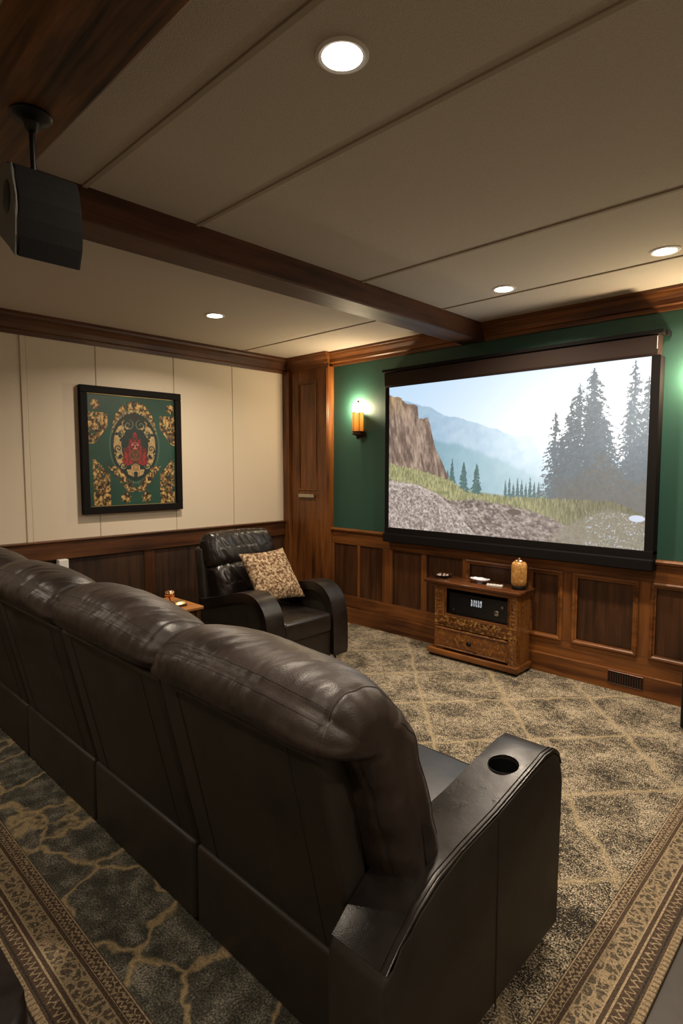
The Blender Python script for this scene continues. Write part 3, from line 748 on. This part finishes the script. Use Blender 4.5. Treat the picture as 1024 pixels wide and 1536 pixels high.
ARM = [(.785, .055), (.785, .385), (.80, .405), (.84, .438), (.90, .478), (.97, .508), (1.06, .525), (1.21, .542), (1.35, .567), (1.47, .588), (1.52, .586), (1.555, .565), (1.572, .53), (1.576, .48), (1.576, .055)]
def arm(xa, xb, cup):
    bm = prism(ARM, 'x', xa, xb, .012, 3)
    o = link('arm', bm, 'leather_back', so, smooth=True)
    # top leather skin
    top = [p for p in ARM[2:13]]
    bm = bmesh.new(); off = .006
    P2 = []
    for i, p in enumerate(top):
        a = np.array(top[max(0, i - 1)]); b_ = np.array(top[min(len(top) - 1, i + 1)]); t = (b_ - a) / np.linalg.norm(b_ - a)
        P2.append((p[0] - t[1] * off, p[1] + t[0] * off))
    poly = P2 + [p for p in top[::-1]]
    prism(poly, 'x', xa + .002, xb - .002, .003, 2, bm)
    pad = link('arm_pad', bm, 'leather_smooth', so, smooth=True)
    if cup:
        cx, cy = cup
        cut = link('cutter', lathe([(.041, .30), (.041, .70)], (cx, cy, 0), 40), 'black')
        cut.location.z = .15
        for ob in (o, pad):
            md = ob.modifiers.new('cup', 'BOOLEAN'); md.object = cut; md.operation = 'DIFFERENCE'; md.solver = 'EXACT'
            dg = bpy.context.evaluated_depsgraph_get(); me = bpy.data.meshes.new_from_object(ob.evaluated_get(dg))
            ob.modifiers.clear(); ob.data = me
        bpy.data.objects.remove(cut)
        link('cup_holder', lathe([(.001, .50), (.038, .50), (.0395, .51), (.0395, .574), (.0405, .574), (.0405, .495), (.001, .495)], (cx, cy, 0), 40, caps=False), 'black', so, smooth=True)
    # piping
    for xx, r_ in ((xb - .009, .0032), (xb - .019, .002)):
        z_off = .006
        link('piping', tube([(xx, p[0] , p[1] + .001) for p in P2], r_, 6), 'leather_rec', so, smooth=True)
    link('side_seam', tube([(xb + .0005, 1.215, .05), (xb + .0005, 1.215, .535)], .002, 6), 'thread', so)
arm(-.797, -.645, (-.722, 1.375))
arm(-3.69, -3.53, None)
for x_ in (-.72, -3.6):
    for y_ in (.90, 1.48):
        link('foot', lathe([(.02, -.0), (.024, .058)], (x_, y_, 0), 12), 'black', so)

# ================================================================== armchair recliner
rc = thing('recliner_armchair', (-3.1, 2.52, 0), 'dark leather recliner armchair in the corner with a mottled cushion on its seat', 'armchair')
AP = catmull([(-3.47, .455), (-3.36, .475), (-3.2, .515), (-3.05, .555), (-2.92, .575), (-2.82, .555), (-2.745, .49), (-2.712, .40), (-2.70, .28), (-2.70, .09)], 5, False)
def offs(P, o_):
    t = np.gradient(P, axis=0); t /= np.linalg.norm(t, axis=1)[:, None]
    return P + np.c_[t[:, 1], -t[:, 0]] * o_
inner = offs(AP, .06)
for (ya, yb) in ((2.17, 2.31), (2.735, 2.875)):
    poly = [tuple(p) for p in AP] + [tuple(p) for p in inner[::-1]]
    link('arm_pad', prism(poly, 'y', ya, yb, .018, 3), 'leather_rec', rc, smooth=True)
    ins = [tuple(p) for p in offs(AP, .05)]
    link('arm_side', prism(ins + [(-3.46, .09)], 'y', ya + .02, yb - .02, .008, 2), 'leather_back', rc, smooth=True)
    for yy in (ya + .006, yb - .006):
        link('piping', tube([(p[0], yy, p[1]) for p in offs(AP, .004)], .0035, 6), 'leather_rec', rc, smooth=True)
link('seat_cushion', bx(-3.30, -2.705, 2.312, 2.733, .255, .392, .03, 4), 'leather_rec', rc, smooth=True)
link('footrest_panel', bx(-2.79, -2.72, 2.314, 2.731, .065, .30, .012, 3), 'leather_rec', rc, smooth=True)
link('base', bx(-3.42, -2.80, 2.314, 2.731, .065, .26, .006), 'leather_back', rc)
link('back_shell', hexa(bmesh.new(), [(-3.49, 2.21, .12), (-3.40, 2.21, .12), (-3.40, 2.835, .12), (-3.49, 2.835, .12), (-3.60, 2.225, .80), (-3.50, 2.225, .80), (-3.50, 2.82, .80), (-3.60, 2.82, .80)], .02, 3), 'leather_back', rc, smooth=True)
def pr_back(c, t, l, ang):
    out = []
    for k in range(14):
        a = 2 * math.pi * k / 14; ca, sa = math.cos(a), math.sin(a)
        u = t * math.copysign(abs(ca) ** .7, ca); v = l * math.copysign(abs(sa) ** .7, sa)
        out.append((c[0] + u * math.cos(ang) - v * math.sin(ang), c[1] + u * math.sin(ang) + v * math.cos(ang)))
    return out
my = lambda a, p, q: (p, a, q)
link('head_cushion', puff(pr_back((-3.475, .775), .085, .125, R(18)), 2.235, 2.815, my, 31, rend=.06, bulge=.01, wr=.009, nx=90, ns=100), 'leather_rec', rc, smooth=True, autos=False)
link('lumbar_cushion', puff(pr_back((-3.40, .545), .09, .14, R(15)), 2.25, 2.80, my, 37, rend=.05, bulge=.012, wr=.010, nx=90, ns=100), 'leather_rec', rc, smooth=True, autos=False)
for x_ in (-2.76, -3.38):
    for y_ in (2.23, 2.81):
        link('foot', lathe([(.016, 0), (.016, .012), (.007, .016), (.007, .095)], (x_, y_, 0), 12), 'black', rc)

# throw cushion ---------------------------------------------------
def pillow(c, wv, hv, th, n=44):
    bm = bmesh.new(); c, wv, hv = Vector(c), Vector(wv), Vector(hv); nv_ = wv.cross(hv).normalized()
    sides = []
    for sg in (1, -1):
        g = []
        for i in range(n + 1):
            for j in range(n + 1):
                u = 2 * i / n - 1; v = 2 * j / n - 1
                f = max(0, (1 - abs(u) ** 2.6)) ** .5 * max(0, (1 - abs(v) ** 2.6)) ** .5
                uu = u * (1 - .07 * (1 - v * v)); vv = v * (1 - .10 * (1 - u * u))
                k = noise.noise(Vector((u * 2.2, v * 2.2, sg * 3))) * .012 * f
                g.append(bm.verts.new(c + wv * .5 * uu + hv * .5 * vv + nv_ * sg * (th * .5 * f + k)))
        sides.append(g)
        for i in range(n):
            for j in range(n):
                q = [g[i * (n + 1) + j], g[(i + 1) * (n + 1) + j], g[(i + 1) * (n + 1) + j + 1], g[i * (n + 1) + j + 1]]
                bm.faces.new(q if sg > 0 else q[::-1])
    bmesh.ops.remove_doubles(bm, verts=bm.verts, dist=.0008)
    return bm
tc_ = link('throw_cushion', pillow((-3.115, 2.545, .615), (0.05, .36, .012), (-.265, 0.02, .32), .13), 'cushion', smooth=True, autos=False)
tag(tc_, 'square mottled beige and brown throw cushion leaning in the leather armchair', 'cushion')

# ================================================================== side table by the left wall
st = thing('side_table', (-3.3, 1.8, 0), 'small orange-brown wooden side table between the sofa and the armchair', 'side table')
link('table_top', bx(-3.48, -3.10, 1.60, 1.985, .48, .502, .006), 'orange_wood', st)
for x_ in (-3.45, -3.13):
    for y_ in (1.63, 1.955): link('leg', bx(x_ - .015, x_ + .015, y_ - .015, y_ + .015, 0, .48, .003), 'panel_z', st)
link('shelf', bx(-3.45, -3.13, 1.63, 1.955, .15, .168, .003), 'panel_z', st)
link('apron', bx(-3.45, -3.13, 1.64, 1.95, .43, .48, .003), 'panel_z', st)
gb = thing('copper_goblet', (-3.31, 1.87, .502), 'shiny copper goblet standing on the small side table', 'goblet')
link('bowl', lathe([(.004, .028), (.014, .036), (.026, .045), (.034, .056), (.035, .066), (.028, .078), (.012, .084), (.002, .085)], (-3.31, 1.87, .502), 28), 'copper', gb, smooth=True)
link('stem', lathe([(.024, 0), (.022, .004), (.006, .010), (.005, .03), (.012, .036)], (-3.31, 1.87, .502), 20), 'copper', gb, smooth=True)
bxb = thing('trinket_box', (-3.2, 1.86, .502), 'small brass and dark wood trinket box lying on the side table', 'box')
link('box_base', bx(-3.26, -3.17, 1.83, 1.91, .502, .517, .003), 'panel_z', bxb)
link('box_lid', prism([(-3.252, .517), (-3.178, .517), (-3.186, .530), (-3.215, .536), (-3.244, .530)], 'y', 1.835, 1.905, .003), 'brass', bxb, smooth=True)

# ================================================================== media stand
ms = thing('media_stand', (-2.1, 3.56, 0), 'carved reddish wooden media stand with open shelf and one drawer below the screen', 'media stand')
X0, X1, Y0, Y1 = -2.375, -1.745, 3.455, 3.655
link('base', bx(X0 - .055, X1 + .02, Y0 - .02, Y1 + .005, .018, .062, .008, 3), 'stand_x', ms, smooth=True)
for x_ in (X0 - .03, X1 - .01):
    for y_ in (Y0 + .01, Y1 - .03): link('foot', bx(x_ - .02, x_ + .02, y_ - .02 + .01, y_ + .02, 0, .02), 'black', ms)
link('top', bx(X0 - .085, X1 + .028, Y0 - .03, Y1 + .012, .535, .56, .008, 3), 'stand_top', ms, smooth=True)
link('top_moulding', bx(X0 - .03, X1 + .008, Y0 - .012, Y1, .52, .536, .004), 'stand_x', ms)
link('side_panel', bx(X0, X0 + .018, Y0 + .01, Y1, .06, .522, .002), 'stand_z', ms)
link('side_panel', bx(X1 - .018, X1, Y0 + .01, Y1, .06, .522, .002), 'stand_z', ms)
link('back_panel', bx(X0 + .018, X1 - .018, Y1 - .012, Y1, .06, .522), 'black', ms)
link('shelf_board', bx(X0 + .018, X1 - .018, Y0 + .01, Y1 - .012, .300, .318), 'stand_x', ms)
for xa, xb in ((X0 - .005, X0 + .075), (X1 - .05, X1 + .005)):
    link('pilaster', bx(xa, xb, Y0 - .002, Y0 + .03, .06, .524, .004), 'stand_z', ms)
    bm = bmesh.new()
    for k in range(7):   # carved rosettes
        lathe([(.013, 0), (.012, -.003), (.006, -.006), (.001, -.006)], ((xa + xb) / 2, Y0 - .001, .34 + k * .026), 10, bm, 'y')
    link('carving', bm, 'stand_z', ms, smooth=True)
link('niche_frame', moldframe(X0 + .075, X1 - .05, .312, .524, Y0 + .008, .010, .016), 'stand_x', ms)
link('carved_rail', bx(X0 + .0, X1 - .0, Y0 - .008, Y0 + .02, .232, .312, .003), 'stand_carved', ms)
bm = bmesh.new()
for k in range(18):
    cx = X0 + .05 + k * .031
    lathe([(.012, 0), (.0115, -.003), (.005, -.006), (.001, -.006)], (cx, Y0 - .007, .272), 8, bm, 'y')
link('carving', bm, 'stand_z', ms, smooth=True)
dw = link('drawer', bx(X0 + .008, X1 - .052, Y0 - .010, Y0 + .02, .075, .225, .004), 'stand_fleck', ms)
link('drawer_moulding', moldframe(X0 + .012, X1 - .056, .08, .22, Y0 - .010, .005, .012), 'stand_x', dw)
link('knob', lathe([(.006, 0), (.006, -.012), (.015, -.018), (.018, -.026), (.014, -.034), (.002, -.037)], (-2.075, Y0 - .010, .152), 20, ax='y'), 'black', dw, smooth=True)
link('corner_block', bx(X1 - .050, X1 + .004, Y0 - .008, Y0 + .03, .062, .232, .003), 'stand_z', ms)

# receiver in the niche
av = thing('stereo_receiver', (-2.05, 3.55, .318), 'black stereo receiver with small lit display inside the media stand', 'receiver')
link('case', bx(-2.27, -1.82, 3.49, 3.63, .326, .475, .004), 'receiver', av)
link('front_panel', bx(-2.275, -1.815, 3.480, 3.492, .326, .478, .003), 'receiver', av)
bm = bmesh.new(); rr_ = random.Random(3)
def seg7(bm, x, z, h_, y, code):
    w_ = h_ * .5; t = h_ * .09
    S7 = {'a': (x, x + w_, z + h_ - t, z + h_), 'g': (x, x + w_, z + h_ / 2 - t / 2, z + h_ / 2 + t / 2), 'd': (x, x + w_, z, z + t), 'f': (x, x + t, z + h_ / 2, z + h_), 'e': (x, x + t, z, z + h_ / 2), 'b': (x + w_ - t, x + w_, z + h_ / 2, z + h_), 'c': (x + w_ - t, x + w_, z, z + h_ / 2)}
    for q in code:
        a, b_, c, d_ = S7[q]; bx(a, b_, y - .001, y, c, d_, 0, 1, bm)
for r_ in range(2):
    for k in range(5): seg7(bm, -2.095 + k * .018, .408 + r_ * .024, .018, 3.479, rr_.choice(['abcdefg', 'abcdef', 'abged', 'abgcd', 'acdfg', 'acdefg']))
link('display', bm, 'display', av)
link('tuning_dial', lathe([(.018, 0), (.018, -.014), (.015, -.016), (.001, -.016)], (-1.895, 3.480, .39), 24, ax='y'), 'chrome', av, smooth=True)
link('button', lathe([(.009, 0), (.009, -.010), (.001, -.010)], (-1.855, 3.480, .435), 16, ax='y'), 'chrome', av, smooth=True)
link('button', lathe([(.006, 0), (.006, -.008), (.001, -.008)], (-2.235, 3.480, .36), 16, ax='y'), 'chrome', av, smooth=True)
link('foot', bx(-2.25, -2.22, 3.50, 3.62, .318, .327), 'black', av); link('foot', bx(-1.87, -1.84, 3.50, 3.62, .318, .327), 'black', av)

# things on the stand
jr = thing('pottery_jar', (-1.782, 3.552, .56), 'amber brown pottery jar with a shiny lid at the back of the media stand', 'jar')
jx, jy = -1.782, 3.552
link('jar_base', lathe([(.040, 0), (.044, .006), (.044, .022), (.040, .027)], (jx, jy, .56), 32), 'black', jr, smooth=True)
link('jar_body', lathe([(.040, .025), (.048, .035), (.051, .055), (.051, .155), (.047, .174), (.036, .184), (.030, .187)], (jx, jy, .56), 36), 'jar', jr, smooth=True)
link('lid', lathe([(.031, .186), (.033, .190), (.028, .198), (.012, .203), (.005, .208), (.002, .212)], (jx, jy, .56), 28), 'copper', jr, smooth=True)
M['milk'] = plain('pale_glass', (.42, .36, .32), .12)
gd = thing('glass_dish', (-2.36, 3.53, .56), 'low clear glass dish on the left end of the media stand', 'dish')
link('bowl', lathe([(.035, .002), (.06, .010), (.078, .024), (.080, .028), (.074, .025), (.055, .014), (.03, .007), (.002, .006)], (-2.37, 3.54, .56), 28), 'glass', gd, smooth=True)
bm = bmesh.new()
for k in range(7):
    a = k * .9; lathe([(.002, -.008), (.010, -.003), (.011, .003), (.002, .008)], (-2.37 + .035 * math.cos(a), 3.54 + .03 * math.sin(a), .579), 7, bm)
link('glass_beads', bm, 'milk', gd)
sv = thing('silver_tray', (-2.1, 3.54, .56), 'crumpled shiny silver dish beside the jar on the media stand', 'dish')
bm = bmesh.new(); n = 26; g = []
for i in range(n + 1):
    for j in range(n):
        r = i / n; a = 2 * math.pi * j / n
        z_ = .003 + .018 * r ** 2 + .010 * noise.noise(Vector((r * 5 * math.cos(a), r * 5 * math.sin(a), 2))) * r + .008 * r
        g.append(bm.verts.new((-2.075 + .075 * r * math.cos(a), 3.555 + .045 * r * math.sin(a), .562 + max(0, z_))))
for i in range(n):
    for j in range(n):
        k = (j + 1) % n
        bm.faces.new((g[i * n + j], g[i * n + k], g[(i + 1) * n + k], g[(i + 1) * n + j]))
bmesh.ops.remove_doubles(bm, verts=bm.verts, dist=.0003)
link('dish_body', bm, 'foil', sv)
link('dish_base', lathe([(.02, 0), (.02, .004)], (-2.075, 3.555, .56), 16), 'foil', sv)
rm = thing('remote_control', (-1.98, 3.52, .56), 'slim white remote control lying on top of the media stand', 'remote control')
bm = hexa(bmesh.new(), [(-1.99, 3.495, .5605), (-1.885, 3.515, .5605), (-1.89, 3.542, .5605), (-1.995, 3.522, .5605), (-1.99, 3.495, .575), (-1.885, 3.515, .575), (-1.89, 3.542, .575), (-1.995, 3.522, .575)], .003)
link('body', bm, 'white', rm)
bm = bmesh.new()
for k in range(4): lathe([(.004, 0), (.004, .002)], (-1.975 + k * .022, 3.5115 + k * .0044, .5745), 10, bm)
link('button', bm, 'black', rm)

# ================================================================== floor vent, wall outlet
vt = thing('wall_vent', (-1.137, 3.67, .08), 'dark rectangular air vent set in the far baseboard', 'vent')
link('vent_frame', moldframe(-1.238, -1.036, .036, .118, 3.671, .005, .008), 'bronze', vt)
link('vent_back', bx(-1.232, -1.042, 3.669, 3.674, .042, .112), 'black', vt)
bm = bmesh.new()
for k in range(13): bx(-1.224 + k * .0143, -1.2185 + k * .0143, 3.6665, 3.6695, .046, .108, 0, 1, bm)
link('vent_slats', bm, 'bronze', vt)
ou = thing('outlet_adapter', (XL, 1.56, .66), 'small white plug-in adapter box on the dark wainscot behind the sofa', 'adapter')
link('cover_plate', bx(XL + .031, XL + .037, 1.505, 1.585, .575, .70, .003), 'white', ou)
link('adapter_body', bx(XL + .037, XL + .085, 1.505, 1.572, .64, .728, .006), 'white', ou)
link('adapter_base', bx(XL + .010, XL + .034, 1.515, 1.575, .58, .70), 'white', ou)

# ================================================================== subwoofer at the right edge
sw = thing('floor_speaker', (-.5, 3.45, 0), 'black floor speaker cut off at the right edge in front of the far wall', 'speaker')
link('cabinet', bx(-.752, -.40, 3.31, 3.64, .02, .46, .008, 3), 'black', sw)
link('grille', bx(-.74, -.412, 3.285, 3.31, .04, .44, .008, 3), 'black_fab', sw)
for x_ in (-.72, -.43):
    for y_ in (3.33, 3.62): link('foot', lathe([(.014, 0), (.016, .021)], (x_, y_, 0), 12), 'black', sw)

# ================================================================== ceiling speaker
cs = thing('ceiling_speaker', (-1.526, .533, 2.2), 'black curved surround speaker hanging by a rod from the big timber beam', 'speaker')
sp_prof = [(-1.475, 2.052), (-1.462, 2.02), (-1.452, 1.975), (-1.452, 1.93), (-1.458, 1.89), (-1.472, 1.848), (-1.50, 1.875), (-1.60, 1.935), (-1.63, 1.965), (-1.63, 2.045), (-1.60, 2.062), (-1.52, 2.064)]
link('cabinet', prism(sp_prof, 'y', .470, .612, .004, 2), 'black_fab', cs)
caps_ = [(x_ + (.003 if x_ < -1.5 else -.002), z_) for x_, z_ in sp_prof]
link('end_cap', prism(caps_, 'y', .464, .4705, .002, 1), 'grey_fab', cs)
bm = lathe([(.001, -.0008), (.030, -.001), (.034, .001), (.034, .003), (.001, .003)], (0, .4635, 0), 28, ax='y')
for v in bm.verts: v.co.x = v.co.x * .75 - 1.505; v.co.z = v.co.z * 1.15 + 1.985
link('woofer', bm, 'black', cs, smooth=True)
link('mounting_plate', lathe([(.045, .0), (.047, -.006), (.040, -.014), (.018, -.020), (.013, -.038), (.008, -.042)], (-1.535, .533, 2.205), 32), 'black', cs, smooth=True)
link('rod', tube([(-1.535, .533, 2.17), (-1.53, .533, 2.055)], .0065, 10), 'black', cs, smooth=True)
link('swivel_knob', lathe([(.010, 0), (.014, .01), (.014, .028), (.008, .04)], (-1.588, .50, 2.06), 16), 'black', cs, smooth=True)

# ================================================================== dark ottoman at the near left corner
ot = thing('ottoman', (-1.5, .2, 0), 'black leather footstool cut off at the bottom left corner, beside the rug edge', 'footstool')
def rrect(x0, x1, y0, y1, r, n=8):
    out = []
    for cx, cy, a0 in ((x1 - r, y1 - r, 0), (x0 + r, y1 - r, 90), (x0 + r, y0 + r, 180), (x1 - r, y0 + r, 270)):
        for k in range(n + 1):
            a = R(a0 + 90 * k / n); out.append((cx + r * math.cos(a), cy + r * math.sin(a)))
    return out
link('cushion', prism(rrect(-1.62, -1.085, -.1, .335, .10), 'z', .24, .345, .02, 3), 'leather_rec', ot, smooth=True)
link('base', prism(rrect(-1.60, -1.105, -.08, .325, .09), 'z', .02, .24, .01, 2), 'leather_back', ot, smooth=True)
for x_ in (-1.52, -1.18):
    for y_ in (0, .24): link('foot', lathe([(.015, -.012), (.018, .021)], (x_, y_, 0), 12), 'black', ot)
